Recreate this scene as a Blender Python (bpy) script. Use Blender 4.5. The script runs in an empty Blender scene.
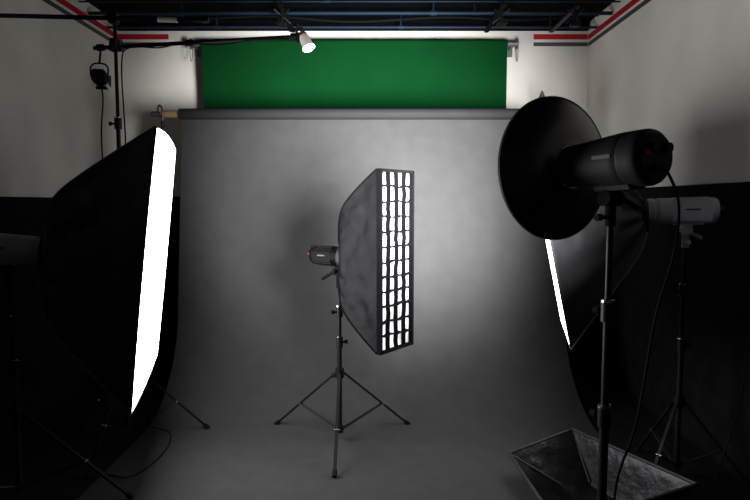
import bpy, bmesh, math, random
from mathutils import Vector, Matrix, noise as mnoise
random.seed(4)
V=Vector
scene=bpy.context.scene
COL=scene.collection

# ------------------------------------------------------------------ materials
def mat(name,col,rough=.5,metal=0,noise=0,nscale=20,bump=0,bscale=200,emit=None,estr=0,sheen=0,spec=None,detail=4):
    m=bpy.data.materials.new(name); m.use_nodes=True
    nt=m.node_tree; b=nt.nodes['Principled BSDF']
    b.inputs['Base Color'].default_value=(*col,1)
    b.inputs['Roughness'].default_value=rough
    b.inputs['Metallic'].default_value=metal
    if spec is not None: b.inputs['Specular IOR Level'].default_value=spec
    if sheen: b.inputs['Sheen Weight'].default_value=sheen
    tc=nt.nodes.new('ShaderNodeTexCoord')
    if noise:
        n=nt.nodes.new('ShaderNodeTexNoise'); n.inputs['Scale'].default_value=nscale; n.inputs['Detail'].default_value=detail
        r=nt.nodes.new('ShaderNodeValToRGB')
        r.color_ramp.elements[0].position=.3; r.color_ramp.elements[1].position=.7
        r.color_ramp.elements[0].color=(*[c*(1-noise) for c in col],1)
        r.color_ramp.elements[1].color=(*[min(1,c*(1+noise)) for c in col],1)
        nt.links.new(tc.outputs['Object'],n.inputs['Vector']); nt.links.new(n.outputs['Fac'],r.inputs['Fac'])
        nt.links.new(r.outputs['Color'],b.inputs['Base Color'])
    if bump:
        n2=nt.nodes.new('ShaderNodeTexNoise'); n2.inputs['Scale'].default_value=bscale; n2.inputs['Detail'].default_value=5
        bp=nt.nodes.new('ShaderNodeBump'); bp.inputs['Strength'].default_value=bump; bp.inputs['Distance'].default_value=.01
        nt.links.new(tc.outputs['Object'],n2.inputs['Vector']); nt.links.new(n2.outputs['Fac'],bp.inputs['Height'])
        nt.links.new(bp.outputs['Normal'],b.inputs['Normal'])
    if emit:
        b.inputs['Emission Color'].default_value=(*emit,1); b.inputs['Emission Strength'].default_value=estr
    return m
M_wall=mat('plaster_wall',(.74,.70,.645),.9,noise=.09,nscale=2.2,bump=.25,bscale=60)
M_wallr=mat('plaster_wall_lit',(.86,.82,.765),.9,noise=.05,nscale=2.2,bump=.25,bscale=60)  # same plaster made paler, standing in for light on the right wall
M_dado=mat('black_wall_cloth',(.006,.006,.006),.95,noise=.5,nscale=8,bump=.5,bscale=30,spec=.15)
M_ceil=mat('dark_ceiling',(.003,.004,.006),.9,noise=.3,nscale=5,spec=.05)
M_red=mat('red_stripe',(.45,.008,.016),.5,noise=.1,nscale=5)
M_graystripe=mat('gray_stripe',(.07,.07,.07),.5,noise=.1,nscale=5)
M_floor=mat('dark_floor',(.010,.010,.010),.8,noise=.4,nscale=6,bump=.3,bscale=50,spec=.1)
M_paper=mat('gray_paper',(.044,.0434,.0437),.78,noise=.08,nscale=9,bump=.12,bscale=14,spec=.12,detail=10)
M_roll=mat('gray_roll',(.022,.022,.024),.7,noise=.08,nscale=5,spec=.10)
M_card=mat('cardboard_core',(.38,.25,.12),.8,noise=.1,nscale=20)
M_green=mat('green_paper',(.0015,.036,.008),.85,noise=.08,nscale=3,spec=.04)
M_fab=mat('black_fabric',(.020,.020,.023),.5,noise=.3,nscale=6,bump=.35,bscale=14,spec=.35)
M_fabc=mat('charcoal_fabric',(.0045,.0045,.0058),.5,noise=.5,nscale=12,bump=.4,bscale=20,spec=.09)
M_seam=mat('seam_tape',(.003,.003,.004),.85,noise=.1,spec=.05)
M_seamlit=mat('seam_highlight',(.10,.10,.11),.6,noise=.1)  # lighter seam tone, a painted highlight along the softbox edges
M_plas=mat('black_plastic',(.006,.006,.007),.55,noise=.1,nscale=40,bump=.05,bscale=300,spec=.10)
M_blk=mat('deep_black_plastic',(.003,.003,.0035),.5,noise=.1,nscale=40,spec=.06)
M_dgp=mat('dark_gray_plastic_and_lit_rim',(.024,.024,.027),.58,noise=.1,nscale=40,spec=.18)
M_dish=mat('satin_black_enamel',(.011,.011,.012),.28,noise=.1,nscale=10,spec=.6)
M_gplas=mat('gray_plastic',(.36,.385,.43),.45,noise=.06,nscale=40)
M_metal=mat('black_metal',(.006,.006,.007),.42,0,noise=.1,nscale=30,spec=.25)
M_chrome=mat('chrome',(.6,.6,.6),.25,1,noise=.05,nscale=30)
M_alu=mat('aluminium',(.20,.20,.21),.45,.7,noise=.08,nscale=30)
M_rub=mat('rubber',(.006,.006,.006),.8,noise=.1,nscale=30,spec=.12)
M_blue=mat('dark_blue_pipe',(.009,.024,.046),.5,0,noise=.2,nscale=6,spec=.2)
M_silver=mat('silver_lining',(.012,.012,.014),.34,.7,noise=.4,nscale=14,bump=.5,bscale=18)
M_dishin=mat('dish_inner',(.75,.75,.75),.4,.3,noise=.03,nscale=10)
M_white=mat('white_enamel_and_highlight',(.8,.78,.74),.35,noise=.03,nscale=10)
M_copper=mat('copper_brown',(.28,.07,.03),.45,.2,noise=.1,nscale=20)
M_lab=mat('dim_label',(.05,.05,.052),.5,noise=.1,nscale=60)
M_redb=mat('red_switch',(.6,.01,.01),.35,noise=.05)
def emis(name,s,c=(1,1,1)): return mat(name,(.8,.8,.8),.6,noise=.02,nscale=4,emit=c,estr=s)
M_eL=emis('diffuser_glow',10,(1,.985,.99)); M_eR=emis('diffuser_glow_side',7)
M_bulb=emis('bulb_glow',25,(1,.95,.85))
# strip diffuser: uneven brightness in the fabric
M_eC=emis('diffuser_glow_strip',1.3,(.93,.96,1))
nt=M_eC.node_tree; b=nt.nodes['Principled BSDF']; b.inputs['Base Color'].default_value=(.3,.3,.3,1)
for l in list(b.inputs['Base Color'].links): nt.links.remove(l)
nn=nt.nodes.new('ShaderNodeTexNoise'); nn.inputs['Scale'].default_value=7; mr=nt.nodes.new('ShaderNodeMapRange')
mr.inputs['From Min'].default_value=.35; mr.inputs['From Max'].default_value=.65; mr.inputs['To Min'].default_value=.45; mr.inputs['To Max'].default_value=1.6
tcn=nt.nodes.new('ShaderNodeTexCoord'); nt.links.new(tcn.outputs['Object'],nn.inputs['Vector']); nt.links.new(nn.outputs['Fac'],mr.inputs['Value']); nt.links.new(mr.outputs['Result'],b.inputs['Emission Strength'])

# ------------------------------------------------------------------ geometry helpers
def frame(o,f,up=(0,0,1)):
    y=V(f).normalized(); x=y.cross(V(up)).normalized(); z=x.cross(y)
    m=Matrix.Identity(4)
    for i in range(3): m[i][0]=x[i]; m[i][1]=y[i]; m[i][2]=z[i]; m[i][3]=o[i]
    return m
I4=Matrix.Identity(4)
def ring_loft(bm,rings,mi=0,close=True,cap0=False,cap1=False):
    rs=[[bm.verts.new(p) for p in r] for r in rings]; n=len(rs[0]); fs=[]
    for a,b in zip(rs[:-1],rs[1:]):
        for i in range(n if close else n-1):
            j=(i+1)%n
            fs.append(bm.faces.new((a[i],a[j],b[j],b[i])))
    if cap0: fs.append(bm.faces.new(list(reversed(rs[0]))))
    if cap1: fs.append(bm.faces.new(rs[-1]))
    for f in fs: f.material_index=mi
    return fs
def cyl(bm,p0,p1,r0,r1=None,seg=16,mi=0,cap=True):
    p0=V(p0);p1=V(p1); r1=r0 if r1 is None else r1
    d=p1-p0; up=(0,0,1) if abs(d.normalized().z)<.95 else (1,0,0)
    m=frame(p0,d,up); L=d.length
    rings=[[m@V((r*math.cos(2*math.pi*i/seg),y,r*math.sin(2*math.pi*i/seg))) for i in range(seg)] for y,r in((0,r0),(L,r1))]
    ring_loft(bm,rings,mi,True,cap,cap)
def lathe(bm,prof,m,seg=40,mi=0,cap0=False,cap1=False):
    rings=[[m@V((r*math.cos(2*math.pi*i/seg),y,r*math.sin(2*math.pi*i/seg))) for i in range(seg)] for y,r in prof]
    ring_loft(bm,rings,mi,True,cap0,cap1)
def box(bm,c,s,m=I4,mi=0,bev=0):
    c=V(c); vs=[]
    t=bmesh.new(); bmesh.ops.create_cube(t,size=1)
    for v in t.verts: v.co=V((v.co.x*s[0],v.co.y*s[1],v.co.z*s[2]))+c
    if bev: bmesh.ops.bevel(t,geom=t.edges[:],offset=bev,segments=2,affect='EDGES')
    mp={v:bm.verts.new(m@v.co) for v in t.verts}
    for f in t.faces:
        nf=bm.faces.new([mp[v] for v in f.verts]); nf.material_index=mi
    t.free()
def catmull(pts,n=8):
    P=[V(p) for p in pts]; P=[P[0]*2-P[1]]+P+[P[-1]*2-P[-2]]; out=[]
    for i in range(1,len(P)-2):
        for k in range(n):
            t=k/n; a,b,c,d=P[i-1:i+3]
            out.append(.5*((2*b)+(c-a)*t+(2*a-5*b+4*c-d)*t*t+(3*b-a-3*c+d)*t**3))
    out.append(P[-2]); return out
def tube(bm,pts,r,seg=8,mi=0,n=8,smooth=True):
    P=catmull(pts,n) if smooth else [V(p) for p in pts]
    nrm=None; rings=[]
    for i,p in enumerate(P):
        t=(P[min(i+1,len(P)-1)]-P[max(i-1,0)]).normalized()
        if nrm is None:
            nrm=t.orthogonal().normalized()
        nrm=(nrm-t*nrm.dot(t)).normalized(); b=t.cross(nrm)
        rings.append([p+nrm*r*math.cos(2*math.pi*k/seg)+b*r*math.sin(2*math.pi*k/seg) for k in range(seg)])
    ring_loft(bm,rings,mi,True,True,True)

class Thing:
    def __init__(s,name,label,cat,loc,group=None):
        e=bpy.data.objects.new(name,None); e.empty_display_size=.1; e.location=loc; COL.objects.link(e)
        e['label']=label; e['category']=cat
        if group: e['group']=group
        s.e=e; s.loc=V(loc)
    def part(s,name,fn,mats,parent=None,label=None,angle=35):
        bm=bmesh.new(); fn(bm)
        bmesh.ops.recalc_face_normals(bm,faces=bm.faces[:])
        bmesh.ops.translate(bm,verts=bm.verts[:],vec=-s.loc)
        o=mk(name,bm,mats,angle); o.parent=parent or s.e
        if label: o['label']=label
        return o
def mk(name,bm,mats,angle=35):
    me=bpy.data.meshes.new(name); bm.to_mesh(me); bm.free()
    for m in (mats if isinstance(mats,(list,tuple)) else [mats]): me.materials.append(m)
    for p in me.polygons: p.use_smooth=True
    me.set_sharp_from_angle(angle=math.radians(angle))
    o=bpy.data.objects.new(name,me); COL.objects.link(o); return o
def single(name,fn,mats,label,cat,origin=None,angle=35,group=None):
    bm=bmesh.new(); fn(bm); bmesh.ops.recalc_face_normals(bm,faces=bm.faces[:])
    org=V(origin) if origin else V((0,0,0))
    bmesh.ops.translate(bm,verts=bm.verts[:],vec=-org)
    o=mk(name,bm,mats,angle); o.location=org
    if cat: o['label']=label; o['category']=cat
    if group: o['group']=group
    return o
def struct(name,c,s,m,label=None):
    o=single(name,lambda bm:box(bm,(0,0,0),s),m,None,None); o.location=c; o['kind']='structure'
    if label:o['label']=label
    return o

# ------------------------------------------------------------------ room
XL,XR,YB,YF,ZC=-2.35,1.95,5.6,-1.2,3.1
YM=(YB+YF)/2; YL=YB-YF
struct('floor',((XL+XR)/2,YM,-.05),(XR-XL+.4,YL+.4,.1),M_floor,'dark matte studio floor')
struct('ceiling',((XL+XR)/2,YM,ZC+.05),(XR-XL+.4,YL+.4,.1),M_ceil,'dark studio ceiling')
struct('wall_back',((XL+XR)/2,YB+.05,ZC/2),(XR-XL+.4,.1,ZC),M_wall,'off-white plaster wall')
struct('wall_left',(XL-.05,YM,ZC/2),(.1,YL,ZC),M_wall,'off-white plaster wall')
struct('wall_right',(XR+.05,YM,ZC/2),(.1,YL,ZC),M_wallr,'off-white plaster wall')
n=0
def trim(c,s,m,l):
    global n; n+=1; struct('trim_%d'%n,c,s,m,l)
for x,sg,h in((XL,1,1.5),(XR,-1,1.57)):
    trim((x+sg*.008,YM,h/2),(.016,YL,h),M_dado,'black cloth covering on lower wall')
trim(((XL+XR)/2,YB-.008,.76),(XR-XL-.034,.016,1.52),M_dado,'black cloth covering on lower wall')
for z0,z1,m,l in((2.945,2.99,M_red,'painted red stripe'),(2.885,2.918,M_graystripe,'painted dark gray stripe')):
    trim((XL+.003,YM,(z0+z1)/2),(.006,YL,z1-z0),m,l); trim((XR-.003,YM,(z0+z1)/2),(.006,YL,z1-z0),m,l)
    trim((-2.11,YB-.003,(z0+z1)/2),(.46,.006,z1-z0),m,l); trim((1.69,YB-.003,(z0+z1)/2),(.49,.006,z1-z0),m,l)
# dark strip along the junction of the back wall and ceiling
trim(((XL+XR)/2,YB-.02,3.06),(XR-XL-.034,.04,.08),M_ceil,'dark strip where wall meets ceiling')

# ------------------------------------------------------------------ ceiling pipes
def pipe(y,z,r,m,cl=(-1.2,.3,1.1)):
    single('ceiling_pipe',lambda bm:(cyl(bm,(XL+.02,y,z),(XR-.02,y,z),r,seg=12),
        [cyl(bm,(x,y,z),(x+.05,y,z),r*1.5,seg=12) for x in cl],
        [cyl(bm,(x+.025,y,z),(x+.025,y,ZC-.002),.006,seg=6) for x in cl]),
        m,'dark blue metal pipe clipped below the ceiling','ceiling pipe',(0,y,z),group='pipes below the ceiling')
for y,z,r,cl in((4.66,3.03,.010,(-1.2,.1,1.3)),(4.86,3.04,.007,(-.4,1.4)),(5.02,3.0,.015,(-1.6,.45,1.0)),(5.11,3.02,.006,(-.9,.8)),(5.36,2.985,.011,(-1.4,.2,1.5))):
    pipe(y,z,r,M_blue,cl)
single('ceiling_cable',lambda bm:tube(bm,[(XL+.05,5.22,3.05),(-1.7,5.2,3.0),(-.9,5.24,3.04),(-.2,5.2,2.985),(.6,5.23,3.03),(1.2,5.2,3.0),(XR-.05,5.24,3.05)],.009),M_rub,'slack black cable strung beneath the ceiling','cable',(0,5.2,3.0))
def hanger(x,y0,y1):
    def f(bm):
        box(bm,(x,(y0+y1)/2,2.965),(.04,y1-y0,.02),bev=.004)
        for s in(-1,1):
            cyl(bm,(x-.06*s,y0+.05,2.95),(x+.06*s,y0+.12,2.86),.008)
        cyl(bm,(x,y0+.08,2.96),(x,y0+.08,2.84),.014)
        box(bm,(x,y0+.08,2.84),(.07,.05,.03),bev=.005)
        cyl(bm,(x,y0+.02,2.97),(x,y0+.02,ZC-.002),.008)
    single('ceiling_clamp',f,M_metal,'black metal trolley clamp under the ceiling pipes','ceiling clamp',(x,y0,2.96),group='clamps under the ceiling pipes')
for x in(-.72,.98,1.55): hanger(x,4.7,5.42)

# ------------------------------------------------------------------ gray paper backdrop
bd=Thing('gray_paper_backdrop','wide gray seamless paper sweeping from a roll onto the floor','backdrop',(-.2,4.62,0))
RZ=2.130; RY=4.60
def paper(bm):
    YS=RY+.044
    prof=[(YS,RZ+.008)]
    for k in range(1,13): prof.append((YS-.018*k,RZ-k*(RZ-.72)/12))
    R=.72; y0=YS-.216
    for k in range(1,15):
        a=k/14*math.pi/2
        prof.append((y0-R*1.05*(1-math.cos(a)),R-(R-.003)*math.sin(a)))
    ye=prof[-1][0]
    for k in range(1,16): prof.append((ye-k*.14,.003))
    # edges flare slightly as the paper hangs
    def xr(z):
        for (za,xa),(zb,xb) in zip([(2.2,1.10),(2.0,1.115),(1.3,1.27),(.5,1.41)],[(2.0,1.115),(1.3,1.27),(.5,1.41),(-.1,1.42)]):
            if z>=zb: return xa+(xb-xa)*(za-z)/(za-zb)
        return 1.42
    rings=[]
    for y,z in prof:
        xl=-1.47; xx=xr(z); N=48
        rings.append([V((xl+(xx-xl)*i/N, y+(.007*math.sin(i*.7+z*2)*min(1,max(0,(2.0-z)))if z>.3 else 0), z)) for i in range(N+1)])
    ring_loft(bm,rings,0,False)
P=bd.part('paper_sheet',paper,M_paper,angle=80)
bd.part('paper_roll',lambda bm:cyl(bm,(-1.475,RY,RZ),(1.115,RY,RZ),.041,seg=40),M_roll)
bd.part('roll_core',lambda bm:cyl(bm,(-1.60,RY,RZ),(1.24,RY,RZ),.028,seg=24),M_card,label='brown cardboard tube end')
def bgstand(x,zt,tip):
    t=Thing('backdrop_stand','black metal stand holding an end of the paper roll','stand',(x,4.75,0),group='backdrop stands')
    def col(bm):
        cyl(bm,(x,4.75,.1),(x,4.75,1.0),.016); cyl(bm,(x,4.75,1.0),(x,4.75,2.1),.012)
        cyl(bm,(x,4.75,.97),(x,4.75,1.05),.022)
    c=t.part('pole',col,M_metal)
    def hook(bm):
        cyl(bm,(x,4.75,2.08),(x,4.75,zt-.02),.009)
        cyl(bm,(x,4.60,2.13),(x,4.75,2.13),.009)
        cyl(bm,(x-.03,4.60,2.13),(x+.03,4.60,2.13),.02,seg=16)
        if tip: cyl(bm,(x,4.75,zt-.06),(x,4.75,zt),.030,.005)
        else: tube(bm,[(x,4.75,zt-.03),(x,4.74,zt),(x,4.70,zt+.01),(x,4.66,zt-.01),(x,4.65,zt-.04)],.008)
    t.part('roll_hook',hook,M_alu,label='bare metal roll hook')
    for a in(80,200,320):
        a=math.radians(a); f=V((x+.38*math.cos(a),4.75+.38*math.sin(a),.012))
        t.part('leg',lambda bm:(cyl(bm,(x,4.75,.38),f,.009),cyl(bm,(x,4.75,.12),V((x,4.75,.38)).lerp(f,.55),.006),
             cyl(bm,f-V((0,0,.011)),f+V((0,0,.012)),.014)),M_metal,parent=c)
bgstand(-1.66,2.20,False); bgstand(1.30,2.33,True)

# ------------------------------------------------------------------ green paper roll
gr=Thing('green_paper_backdrop','deep green seamless paper hanging short from a wall roller','backdrop',(-.18,5.45,2.9))
def gp(bm):
    rings=[]
    for k in range(9):
        z=2.87-k*.075
        rings.append([V((-1.535+.02*k/8+i/40*(2.70-.02*k/8), 5.405+.008*math.sin(i*.5)*k/8,z)) for i in range(41)])
    ring_loft(bm,rings,0,False)
gr.part('paper_sheet',gp,M_green,angle=80)
gr.part('paper_roll',lambda bm:cyl(bm,(-1.54,5.44,2.865),(1.17,5.44,2.865),.036,seg=24),M_green)
gr.part('bottom_bar',lambda bm:cyl(bm,(-1.51,5.405,2.265),(1.16,5.405,2.265),.012,seg=12),M_green)
for x,s in((-1.56,-1),(1.19,1)):
    def br(bm,x=x,s=s):
        box(bm,(x+s*.03,5.52,2.865),(.03,.15,.05),bev=.004); box(bm,(x+s*.03,5.588,2.85),(.06,.022,.13),bev=.004)
        cyl(bm,(x-s*.02,5.44,2.865),(x+s*.06,5.44,2.865),.025,seg=16)
        cyl(bm,(x+s*.06,5.44,2.865),(x+s*.075,5.44,2.865),.045,seg=20)
    b=gr.part('wall_bracket',br,M_alu,label='metal roller bracket with chain wheel')
    gr.part('chain',lambda bm,x=x,s=s:tube(bm,[(x+s*.068,5.40,2.86),(x+s*.069,5.40,2.80),(x+s*.07,5.415,2.73),(x+s*.07,5.44,2.715),(x+s*.07,5.46,2.73),(x+s*.069,5.475,2.80),(x+s*.068,5.48,2.86)],.003),M_graystripe)

# ------------------------------------------------------------------ light stand
def stand(t,cx,cy,top,rf=.5,hub=.43,ang0=-90,sc=1.0,ka=(20,200,160)):
    def col(bm):
        z1=hub+(top-hub)*.38; z2=hub+(top-hub)*.72
        cyl(bm,(cx,cy,.07),(cx,cy,z1),.0145*sc); cyl(bm,(cx,cy,z1),(cx,cy,z2),.0125*sc); cyl(bm,(cx,cy,z2),(cx,cy,top),.010*sc)
        for z in(z1,z2):
            cyl(bm,(cx,cy,z-.05*sc),(cx,cy,z+.012*sc),.021*sc,seg=20)
        cyl(bm,(cx,cy,hub-.03),(cx,cy,hub+.03),.026*sc,seg=20); cyl(bm,(cx,cy,.06),(cx,cy,.10),.022*sc,seg=20)
        cyl(bm,(cx,cy,z1+.012*sc),(cx,cy,z1+.02*sc),.0215*sc,mi=1); cyl(bm,(cx,cy,z2+.012*sc),(cx,cy,z2+.02*sc),.0215*sc,mi=1)
    c=t.part('light_stand',col,[M_metal,M_chrome],label='black metal tripod light stand')
    z1=hub+(top-hub)*.38; z2=hub+(top-hub)*.72
    for z,a in((z1,ka[0]),(z2,ka[1]),(hub,ka[2])):
        d=V((math.cos(math.radians(a)),math.sin(math.radians(a)),0)); p=V((cx,cy,z-.02))
        t.part('clamp_knob',lambda bm:(cyl(bm,p+d*.015,p+d*.034*sc,.006),cyl(bm,p+d*.032*sc,p+d*.05*sc,.011*sc,.013*sc,seg=10)),M_rub,parent=c)
    for k in range(3):
        a=math.radians(ang0+120*k); d=V((math.cos(a),math.sin(a),0)); f=V((cx,cy,.016))+d*rf
        h=V((cx,cy,hub))+d*.025; lo=V((cx,cy,.08))+d*.02; mid=h.lerp(f,.58)
        sd=V((-d.y,d.x,0))*.007
        def leg(bm):
            m=frame(h,f-h); L=(f-h).length
            box(bm,(0,L/2,0),(.018*sc,L,.012*sc),m,0,.002)
            cyl(bm,lo+sd,mid+sd,.0045,seg=8); cyl(bm,lo-sd,mid-sd,.0045,seg=8)
            cyl(bm,mid-sd*2,mid+sd*2,.007,seg=10,mi=2)
            m2=frame(f,f-h); cyl(bm,m2@V((0,-.03,0)),m2@V((0,.004,0)),.014,.0155,seg=12,mi=1)
        t.part('leg',leg,[M_metal,M_rub,M_chrome],parent=c)
    return c

# ------------------------------------------------------------------ flash head: origin at mount ring, +Y is where light goes
def head(t,O,fwd,L,r,m_body,yb,top,cordpts=None,side=1,r_front=None,handle=True,ribs=3,m_lab=None,blocky=False,m_br=None):
    m=frame(O,fwd); q=r_front or r
    prof=[(.0,q*.98),(-.03,q*.98),(-.033,q*.94),(-.045,q*.94),(-.05,q)]
    y=-.05; e=-L+.08
    for i in range(1,9):
        u=i/8; prof.append((y+(e-y)*u, q+(r-q)*min(1,u*1.15)))
    for i in range(ribs):
        prof+=[(e-.002,r*.985),(e-.004,r*.985),(e-.006,r)]; e-=.012
        prof.append((e,r))
    prof+=[(-L+.035,r),(-L+.018,r*.995),(-L+.006,r*.95),(-L,r*.86)]
    def bodyf(bm):
        lathe(bm,prof,m,48,0,True,True)
        box(bm,(0,-L*.6,-r*.96),(r*.9,L*.45,r*.24),m,0,.006)
        if blocky:
            box(bm,(0,-L*.62,-r*.05),(r*1.98,L*.62,r*1.5),m,0,.012)
            box(bm,(0,-L*.62,r*.8),(r*1.3,L*.55,r*.5),m,0,.012)
    h=t.part('flash_head',bodyf,m_body)
    def rear(bm):
        lathe(bm,[(-L+.002,r*.82),(-L-.008,r*.80)],m,32,0,False,True)
        box(bm,(0,-L-.012,-r*.4),(r*.5,.02,r*.3),m,0,.002)
        cyl(bm,m@V((r*.35,-L-.005,r*.3)),m@V((r*.35,-L-.03,r*.3)),r*.17,seg=16)
        cyl(bm,m@V((-r*.35,-L-.005,r*.3)),m@V((-r*.35,-L-.03,r*.3)),r*.17,seg=16)
        box(bm,(side*r*.55,-L-.008,r*.15),(r*.25,.022,r*.2),m,1,.001)
    t.part('rear_panel',rear,[M_plas,M_redb],parent=h)
    if handle: t.part('handle',lambda bm:tube(bm,[m@V((0,-L+.03,r*.97)),m@V((0,-L-.02,r*1.0)),m@V((0,-L-.03,r*.7)),m@V((0,-L-.02,r*.1))],.006),M_plas,parent=h)
    t.part('side_label',lambda bm:box(bm,(side*r*1.0,-L*.62,.1*r),(.004,L*.22,r*.14),m,0,.001),m_lab or M_lab,parent=h)
    B=m@V((0,-yb,0)); zb=B.z-r
    def brk(bm):
        box(bm,(B.x,B.y,zb-.005),(.05,.05,.03),I4,0,.005)
        cyl(bm,(B.x,B.y,top-.03),(B.x,B.y,zb-.03),.018,seg=18)
        x=m.col[0].to_3d(); c=V((B.x,B.y,zb-.03))
        cyl(bm,c-x*.035,c+x*.035,.026,seg=24)
        cyl(bm,c+x*.03,c+x*.055,.013,seg=12)
        cyl(bm,c+x*.05,c+x*.05+m.col[1].to_3d()*-.09+V((0,0,-.05)),.008,.011,seg=10)
        cyl(bm,V((B.x,B.y,top)),V((B.x,B.y,top))-x*.05,.007,seg=8); cyl(bm,V((B.x,B.y,top))-x*.045,V((B.x,B.y,top))-x*.065,.012,seg=10)
    t.part('tilt_bracket',brk,m_br or M_rub,parent=h)
    if cordpts:
        s=m@V((0,-L-.02,-r*.4))
        t.part('power_cord',lambda bm:tube(bm,[s,m@V((0,-L-.05,-r*.7))]+cordpts,.0045,n=10),M_rub)
    return h

# ------------------------------------------------------------------ softbox: O ring centre, +Y forwards
def softbox(t,O,fwd,w,h,d,m_shell,m_emit,up=(0,0,1),grid=None,lip=.025,blunt=.3,inset=.012,r0=.085,wr=.006,m_seam=None,ex=1.0,bow=0,bulge=0):
    m=frame(O,fwd,up); NS=26
    TS=[0,.015,.03,.05,.08,.12]+[.12+.88*i/26 for i in range(1,27)]
    CS=[(-1,-1),(1,-1),(1,1),(-1,1)]
    def sect(tt,n=NS,grow=0):
        g=blunt*(1-math.exp(-tt/.06))+(1-blunt)*tt**ex+bow*math.sin(math.pi*tt)
        hw=r0+(w/2-r0)*g; hh=r0+(h/2-r0)*g; y=d*tt
        pts=[]
        for i in range(4):
            a=CS[i]; b=CS[(i+1)%4]
            for k in range(n):
                u=k/n; e=(4*u*(1-u)); env=min(1,2.2*math.sin(math.pi*min(tt,1)))
                lx=(a[0]+(b[0]-a[0])*u)*hw; lz=(a[1]+(b[1]-a[1])*u)*hh
                dsp=-.04*min(w,h)*e*math.sin(math.pi*min(tt,1))
                ee=min(1,e*2.5)
                cr=mnoise.noise(V((u*9+i*3,tt*1.6,i*5.)))+.7*mnoise.noise(V((lx*20,y*12+i,lz*20)))
                dsp+=wr*env*ee*cr+grow+bulge*e*tt**3
                if a[0]==b[0]: lx+=a[0]*dsp
                else: lz+=a[1]*dsp*(1 if not bulge else .5)
                if k==0: lx+=a[0]*grow*.7
                pts.append(m@V((lx,y,lz)))
        return pts
    def rect(hw,hh,y,n=NS):
        o=[]
        for i in range(4):
            a=CS[i];b=CS[(i+1)%4]
            for k in range(n):
                u=k/n; e=4*u*(1-u)*bulge
                lx=(a[0]+(b[0]-a[0])*u)*hw; lz=(a[1]+(b[1]-a[1])*u)*hh
                if a[0]==b[0]: lx+=a[0]*e
                else: lz+=a[1]*e*.5
                o.append(m@V((lx,y,lz)))
        return o
    def shell(bm):
        rings=[sect(x) for x in TS]
        rings.append(rect(w/2,h/2,d+lip)); rings.append(rect(w/2-inset*.5,h/2-inset*.5,d+lip)); rings.append(rect(w/2-inset*.6,h/2-inset*.6,d-.006))
        ring_loft(bm,rings,0,True,True,False)
    s=t.part('softbox',shell,m_shell,angle=50,label='black fabric softbox shell')
    def face(bm):
        hw=w/2-inset; hh=h/2-inset; N=14; g=[]
        for j in range(N+1):
            row=[]
            for i in range(N+1):
                a=2*i/N-1; c=2*j/N-1
                row.append(bm.verts.new(m@V((a*(hw+bulge*(1-c*c)),d+.002+.003*math.sin(math.pi*i/N)*math.sin(math.pi*j/N),c*(hh+.5*bulge*(1-a*a))))))
            g.append(row)
        for j in range(N):
            for i in range(N): bm.faces.new((g[j][i],g[j][i+1],g[j+1][i+1],g[j+1][i]))
    t.part('front_diffuser',face,m_emit,parent=s,label='glowing white front diffuser',angle=80)
    for c in range(4):
        t.part('corner_seam',lambda bm:tube(bm,[sect(x,grow=.001)[c*NS] for x in TS],.005,seg=6,smooth=False),m_seam or M_seam,parent=s)
    t.part('speed_ring',lambda bm:lathe(bm,[(-.018,r0*.75),(-.018,r0*1.12),(.012,r0*1.16),(.012,r0*.8)],m,32,0),M_metal,parent=s)
    if grid:
        nc,nr,gd=grid
        def gf(bm):
            hw=w/2-inset*.7; hh=h/2-inset*.7; y=d+lip-gd/2+.003
            rr=random.Random(3)
            th=.0040
            for i in range(nc+1):
                x=hw*(2*i/nc-1); pts=[]
                for j in range(nr*2+1):
                    z=hh*(j/nr-1); off=0 if i in(0,nc) else rr.uniform(-.005,.005)
                    pts.append((x+off,z))
                ring_loft(bm,[[m@V((px-th,y-gd/2,pz)),m@V((px+th,y-gd/2,pz)),m@V((px+th,y+gd/2,pz)),m@V((px-th,y+gd/2,pz))] for px,pz in pts],0,True,True,True)
            for j in range(nr+1):
                z=hh*(2*j/nr-1); pts=[]
                for i in range(nc*2+1):
                    x=hw*(i/nc-1); off=0 if j in(0,nr) else rr.uniform(-.008,.008)
                    pts.append((x,z+off))
                ring_loft(bm,[[m@V((px,y-gd/2,pz-th)),m@V((px,y-gd/2,pz+th)),m@V((px,y+gd/2,pz+th)),m@V((px,y+gd/2,pz-th))] for px,pz in pts],0,True,True,True)
            for sg in(-1,1):
                box(bm,(sg*(w/2-.005),d+lip+.002,0),(.016,.006,h),m); box(bm,(0,d+lip+.002,sg*(h/2-.006)),(w,.006,.018),m)
                box(bm,(sg*(w/2+.002),d+lip/2,0),(.003,lip,h+.004),m); box(bm,(0,d+lip/2,sg*(h/2+.002)),(w,lip,.003),m)
        t.part('fabric_grid',gf,M_seam,parent=s,label='black egg-crate fabric grid')
    return s

# centre strip light
n1=V((.80,-.60,0)).normalized(); B=V((-.215,3.58,1.14))
t=Thing('softbox_light','strip softbox with black egg-crate grid on a low tripod stand','studio light',(B.x,B.y,0))
stand(t,B.x,B.y,.98,.5,.43,-90)
head(t,B+n1*.07,n1,.27,.056,M_blk,.07,.98,None,1,blocky=True,m_br=M_blk)
softbox(t,B+n1*.07,n1,.315,1.0,.33,M_fabc,M_eC,grid=(4,12,.026),lip=.025,blunt=.38,inset=.010,wr=.015,ex=.92,bow=.02)

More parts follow.
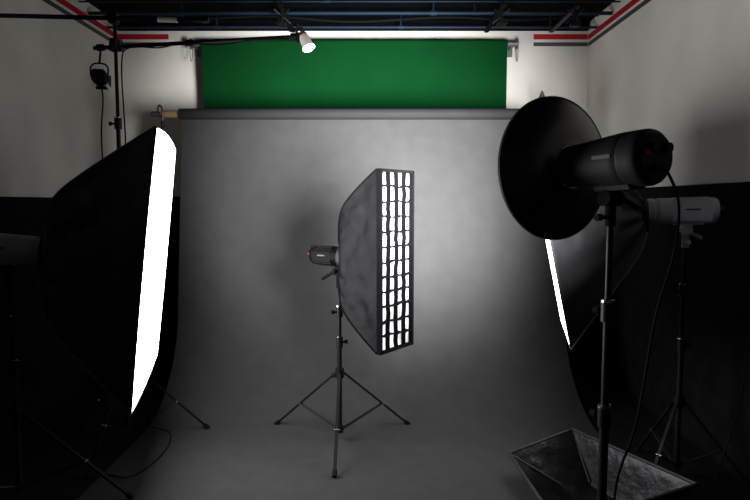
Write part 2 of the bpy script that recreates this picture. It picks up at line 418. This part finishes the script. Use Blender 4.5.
# large side softbox
nL=V((.963,.243,-.11)).normalized(); cL=V((-1.10,3.01,1.17)); oL=cL-nL*.5
bL=oL-nL*.17
tL=Thing('softbox_light','large rectangular black softbox glowing white, on a tripod stand','studio light',(bL.x,bL.y,0))
stand(tL,bL.x,bL.y,bL.z-.16,.55,.45,0)
head(tL,oL,nL,.33,.07,M_gplas,.17,bL.z-.16,[V((-2.0,2.78,.9)),V((-1.98,2.75,.5)),V((-1.9,2.7,.05)),V((-1.6,2.6,.012)),V((-1.45,2.5,.012))],1)
softbox(tL,oL,nL,1.05,1.22,.5,M_fab,M_eL,lip=.004,inset=.006,blunt=.25,wr=.025,m_seam=M_seamlit,ex=.9,bulge=.045)

# opposite softbox
nR=V((-.953,.23,-.20)).normalized(); cR=V((.93,3.25,1.30)); oR=cR-nR*.48
nH=V((-.965,.23,-.02)).normalized(); oH=oR-nR*.03+V((0,0,.015)); bR=oH-nH*.19
tR=Thing('softbox_light','black softbox with gray flash head facing inwards by the wall','studio light',(bR.x,bR.y,0))
stand(tR,bR.x,bR.y,bR.z-.16,.34,.42,100)
head(tR,oH,nH,.33,.066,M_gplas,.19,bR.z-.16,[V((1.86,2.95,1.0)),V((1.84,2.95,.5)),V((1.7,2.9,.1)),V((1.55,2.8,.012)),V((1.5,2.75,.012))],-1,blocky=True,m_br=M_gplas)
softbox(tR,oR,nR,.72,1.12,.48,M_fab,M_eR,lip=.004,inset=.006,blunt=.10,wr=.018,m_seam=M_seamlit)

# ------------------------------------------------------------------ beauty dish light
nD=V((-.455,.885,-.035)).normalized(); D=V((.657,2.2,1.585)); oD=D-nD*.08; bD=oD-nD*.175
tD=Thing('beauty_dish_light','black beauty dish on flash head atop a tall tripod stand','studio light',(bD.x,bD.y,0))
stand(tD,bD.x,bD.y,bD.z-.18,.5,.36,0,1.05,ka=(120,120,120))
head(tD,oD,nD,.335,.088,M_dgp,.175,bD.z-.18,[V((.95,1.88,1.45)),V((.93,1.86,1.3)),V((.88,1.86,1.1)),V((.85,1.9,.75)),V((.80,1.93,.5)),V((.80,1.9,.15)),V((.9,1.8,.012)),V((1.1,1.5,.012))],-1,.074,False,ribs=1)
mD=frame(oD,nD)
R=.254; DD=.075
prof=[(-.005,.078),(.0,.09)]
for k in range(1,13):
    u=k/12; prof.append((DD*u**1.5, .09+(R-.09)*u**.9))
inner=[(DD+.008,R-.006)]+[(DD*u**1.5+.004,.088+(R-.094)*u**.9) for u in [k/12 for k in range(11,0,-1)]]+[(.005,.085),(.004,.065)]
ds=tD.part('beauty_dish',lambda bm:lathe(bm,prof,mD,72),M_dish,label='round black metal beauty dish')
tD.part('dish_rim',lambda bm:lathe(bm,[(DD-.002,R-.001),(DD+.001,R+.006),(DD+.010,R+.007),(DD+.013,R-.001),(DD+.008,R-.006)],mD,72),M_dgp,parent=ds,label='rolled rim colored lighter for the light it catches')  # rim tone raised above the dish to imitate caught light
tD.part('dish_lining',lambda bm:lathe(bm,inner,mD,72),M_dishin,parent=ds,label='silver reflective dish lining')
tD.part('deflector',lambda bm:(lathe(bm,[(.060,.001),(.063,.035),(.059,.055),(.055,.055),(.051,.001)],mD,32,0,True,True),
    [cyl(bm,mD@V((.05*math.cos(a),.057,.05*math.sin(a))),mD@V((.075*math.cos(a),.0,.075*math.sin(a))),.003,seg=6) for a in(0,2.09,4.19)]),M_dishin,parent=ds)
def lamp(name,typ,loc,dirv,power,parent,**kw):
    l=bpy.data.lights.new(name,typ); l.energy=power
    for k,v in kw.items(): setattr(l,k,v)
    o=bpy.data.objects.new(name,l); COL.objects.link(o)
    o.parent=parent; o.location=V(loc)-parent.location
    o.rotation_euler=V(dirv).to_track_quat('-Z','Y').to_euler(); return o
lamp('flash_lamp','SPOT',oD+nD*.16,V((-.40,2.2,.05)),2100,tD.e,spot_size=math.radians(70),spot_blend=1.0,shadow_soft_size=.38)

# ------------------------------------------------------------------ boom stand
bx,by=-1.5,3.55
tb=Thing('boom_stand','black boom stand with crossbar and a horizontal boom arm','boom stand',(bx,by,0))
c=stand(tb,bx,by,2.5,.475,.5,27.6-120,1.0)
tb.part('crossbar',lambda bm:(cyl(bm,(-2.25,by-.03,2.53),(-.98,by-.03,2.50),.013,seg=12),cyl(bm,(-.99,by-.03,2.50),(-.95,by-.03,2.499),.018,seg=12),
     cyl(bm,(-1.24,by-.03,2.505),(-1.13,by-.03,2.502),.0155,seg=12,mi=1),box(bm,(bx,by-.015,2.515),(.05,.06,.06),I4,0,.006)),[M_metal,M_white])  # the white band on the bar is a painted highlight
tb.part('boom_arm',lambda bm:(cyl(bm,(-1.64,by+.03,2.36),(-.46,by+.03,2.425),.012,seg=12),
     cyl(bm,(bx-.03,by+.015,2.368),(bx+.03,by+.015,2.371),.034,seg=20),cyl(bm,(bx,by-.02,2.34),(bx,by-.02,2.40),.024),
     cyl(bm,(-1.1,by+.03,2.389),(-1.06,by+.03,2.391),.018),cyl(bm,(bx,by,2.37),(bx,by-.08,2.33),.012)),M_metal)
tb.part('cable',lambda bm:tube(bm,[(-.5,by+.02,2.41),(-.7,by,2.40),(-.9,by+.01,2.375),(-1.1,by,2.38),(-1.25,by,2.355),(-1.42,by,2.355),(-1.46,by-.02,2.25),(-1.46,by,1.8),(-1.47,by,1.2)],.004),M_rub)
# lamp on the boom end
ts=Thing('clamp_lamp','small white spot lamp with lit bulb on the boom end','lamp',(-.46,by+.03,2.425))
ml=frame((-.415,by+.02,2.425),V((.26,-.20,-.58)))@Matrix.Diagonal((.92,.92,.92,1))
sh=ts.part('lamp_shade',lambda bm:(lathe(bm,[(.0,.028),(.02,.033),(.075,.036),(.092,.041),(.090,.038),(.02,.03),(.015,.005)],ml,28,0,False,True),
     lathe(bm,[(-.03,.018),(-.012,.027),(.004,.0285),(.005,.02)],ml,28,1,True,False)),[M_white,M_copper],label='white enamel shade with brown collar')
ts.part('bulb',lambda bm:lathe(bm,[(.05,.012),(.06,.024),(.078,.031),(.092,.030),(.104,.02),(.110,.004)],ml,24,0,True,True),M_bulb,parent=sh)
ts.part('lamp_clamp',lambda bm:(cyl(bm,(-.49,by+.03,2.423),(-.42,by+.03,2.427),.022),box(bm,(-.44,by+.03,2.42),(.04,.05,.05),I4,0,.006),
     cyl(bm,(-.44,by+.03,2.43),ml@V((0,-.02,0)),.014),cyl(bm,(-.46,by+.03,2.43),(-.44,by-.02,2.49),.007),cyl(bm,(-.5,by+.03,2.46),(-.42,by+.02,2.47),.008)),M_plas)
lamp('lamp_light','SPOT',ml@V((0,.13,0)),V((.22,-.3,-.55)),10,ts.e,spot_size=math.radians(110),spot_blend=.7,shadow_soft_size=.03,color=(1,.93,.8))
# small black spotlight
sx=-1.60; sz=2.19
tp=Thing('spotlight','small black spotlight with barn doors hanging from the boom','spotlight',(sx,by+.03,2.36))
mp=frame((sx,by+.0,sz),V((-.2,.9,-.15)))@Matrix.Diagonal((.86,.86,.86,1))
bo=tp.part('lamp_body',lambda bm:(lathe(bm,[(-.05,.02),(-.045,.035),(-.03,.042),(.03,.046),(.035,.05),(.045,.05),(.045,.042),(.02,.03)],mp,24,0,True,True),
     box(bm,(0,-.01,0),(.085,.075,.08),mp,0,.008)),M_plas)
tp.part('yoke',lambda bm:(tube(bm,[mp@V((.052,0,0)),mp@V((.055,0,.06)),mp@V((.03,0,.09)),mp@V((-.03,0,.09)),mp@V((-.055,0,.06)),mp@V((-.052,0,0))],.005),
     cyl(bm,mp@V((0,0,.09)),(sx,by+.03,2.35),.006),cyl(bm,(sx-.02,by+.03,2.362),(sx+.02,by+.03,2.364),.02)),M_metal)
for s in(0,1,2,3):
    mq=mp@Matrix.Rotation(s*math.pi/2,4,'Y')
    def door(bm):
        q=[mq@V(p) for p in((-.033,.046,.046),(.033,.046,.046),(.040,.085,.056),(-.040,.085,.056))]
        q2=[p+mq.col[2].to_3d()*.002 for p in q]; ring_loft(bm,[q,q2],0,True,True,True)
    tp.part('barn_door',door,M_metal,parent=bo)
tp.part('cable',lambda bm:tube(bm,[mp@V((0,-.05,0)),(sx+.03,by-.03,2.07),(sx+.0,by+.0,1.85),(sx+.01,by+.0,1.5),(sx,by+.06,1.2)],.0045),M_rub)

# ------------------------------------------------------------------ open softbox lying on the floor
tf=Thing('open_softbox','open black softbox with crinkled silver lining lying on floor','softbox',(.95,2.8,0))
rim=[V((.715,3.10,.13)),V((1.07,3.16,.24)),V((1.40,2.52,.24)),V((.77,2.40,.11))]
cen=sum(rim,V())/4
base=[V((cen.x+.08+(p.x-cen.x)*.45,cen.y+(p.y-cen.y)*.5,.006)) for p in rim]
def loopn(c,n=14):
    o=[]
    for i in range(4):
        for k in range(n): o.append(c[i].lerp(c[(i+1)%4],k/n))
    return o
def fo(bm):
    mid=[b.lerp(r,.55)+V((0,0,-.02)) for b,r in zip(base,rim)]
    ring_loft(bm,[loopn(base),loopn(mid),loopn(rim)],0,True,True,False)
def sc(c,k,dz=0):
    cc=sum(c,V())/4; return [cc+(p-cc)*k+V((0,0,dz)) for p in c]
def fi(bm):
    rings=[loopn(sc(rim,.985,.002))]
    for q in range(1,10):
        u=q/10
        rings.append([p+V((0,0,1))*(.007*mnoise.noise(p*14)+.004) for p in loopn([r.lerp(b+V((0,0,.016)),u)+V((0,0,-.006)) for b,r in zip(sc(base,.95),sc(rim,.97))])])
    rings.append(loopn(sc(base,.93,.014)))
    ring_loft(bm,rings,0,True,False,True)
so=tf.part('fabric_shell',fo,M_fab)
tf.part('silver_lining',fi,M_silver,parent=so,label='crinkled silver lining',angle=40)
def fr(bm):
    tube(bm,loopn(rim)+[rim[0]],.009,seg=8,smooth=False)
    for i in range(4): tube(bm,[rim[i]+V((0,0,.002)),base[i]+(cen-base[i])*.05+V((0,0,.02))],.006,seg=6,smooth=False)
tf.part('rim_edge',fr,M_fab,parent=so)
# floor cable
single('floor_cable',lambda bm:tube(bm,[(-1.60,2.9,.008),(-1.45,3.1,.008),(-1.32,3.08,.01),(-1.25,3.2,.01),(-1.24,3.5,.01),(-1.35,3.75,.01),(-1.7,3.8,.01)],.0035),M_rub,'thin black power cable lying loose on the floor','cable',(-1.4,3.3,0))

# ------------------------------------------------------------------ world & camera
w=bpy.data.worlds.new('World'); scene.world=w; w.use_nodes=True
w.node_tree.nodes['Background'].inputs[0].default_value=(.5,.55,.6,1); w.node_tree.nodes['Background'].inputs[1].default_value=.03
cam=bpy.data.cameras.new('Camera'); cam.sensor_width=36; cam.lens=36*600/750; cam.clip_start=.02
co=bpy.data.objects.new('Camera',cam); COL.objects.link(co); co.location=(0,0,1.46)
co.rotation_euler=(math.radians(90-4.48),0,0); scene.camera=co
try:
    scene.view_settings.view_transform='Standard'
except Exception: pass
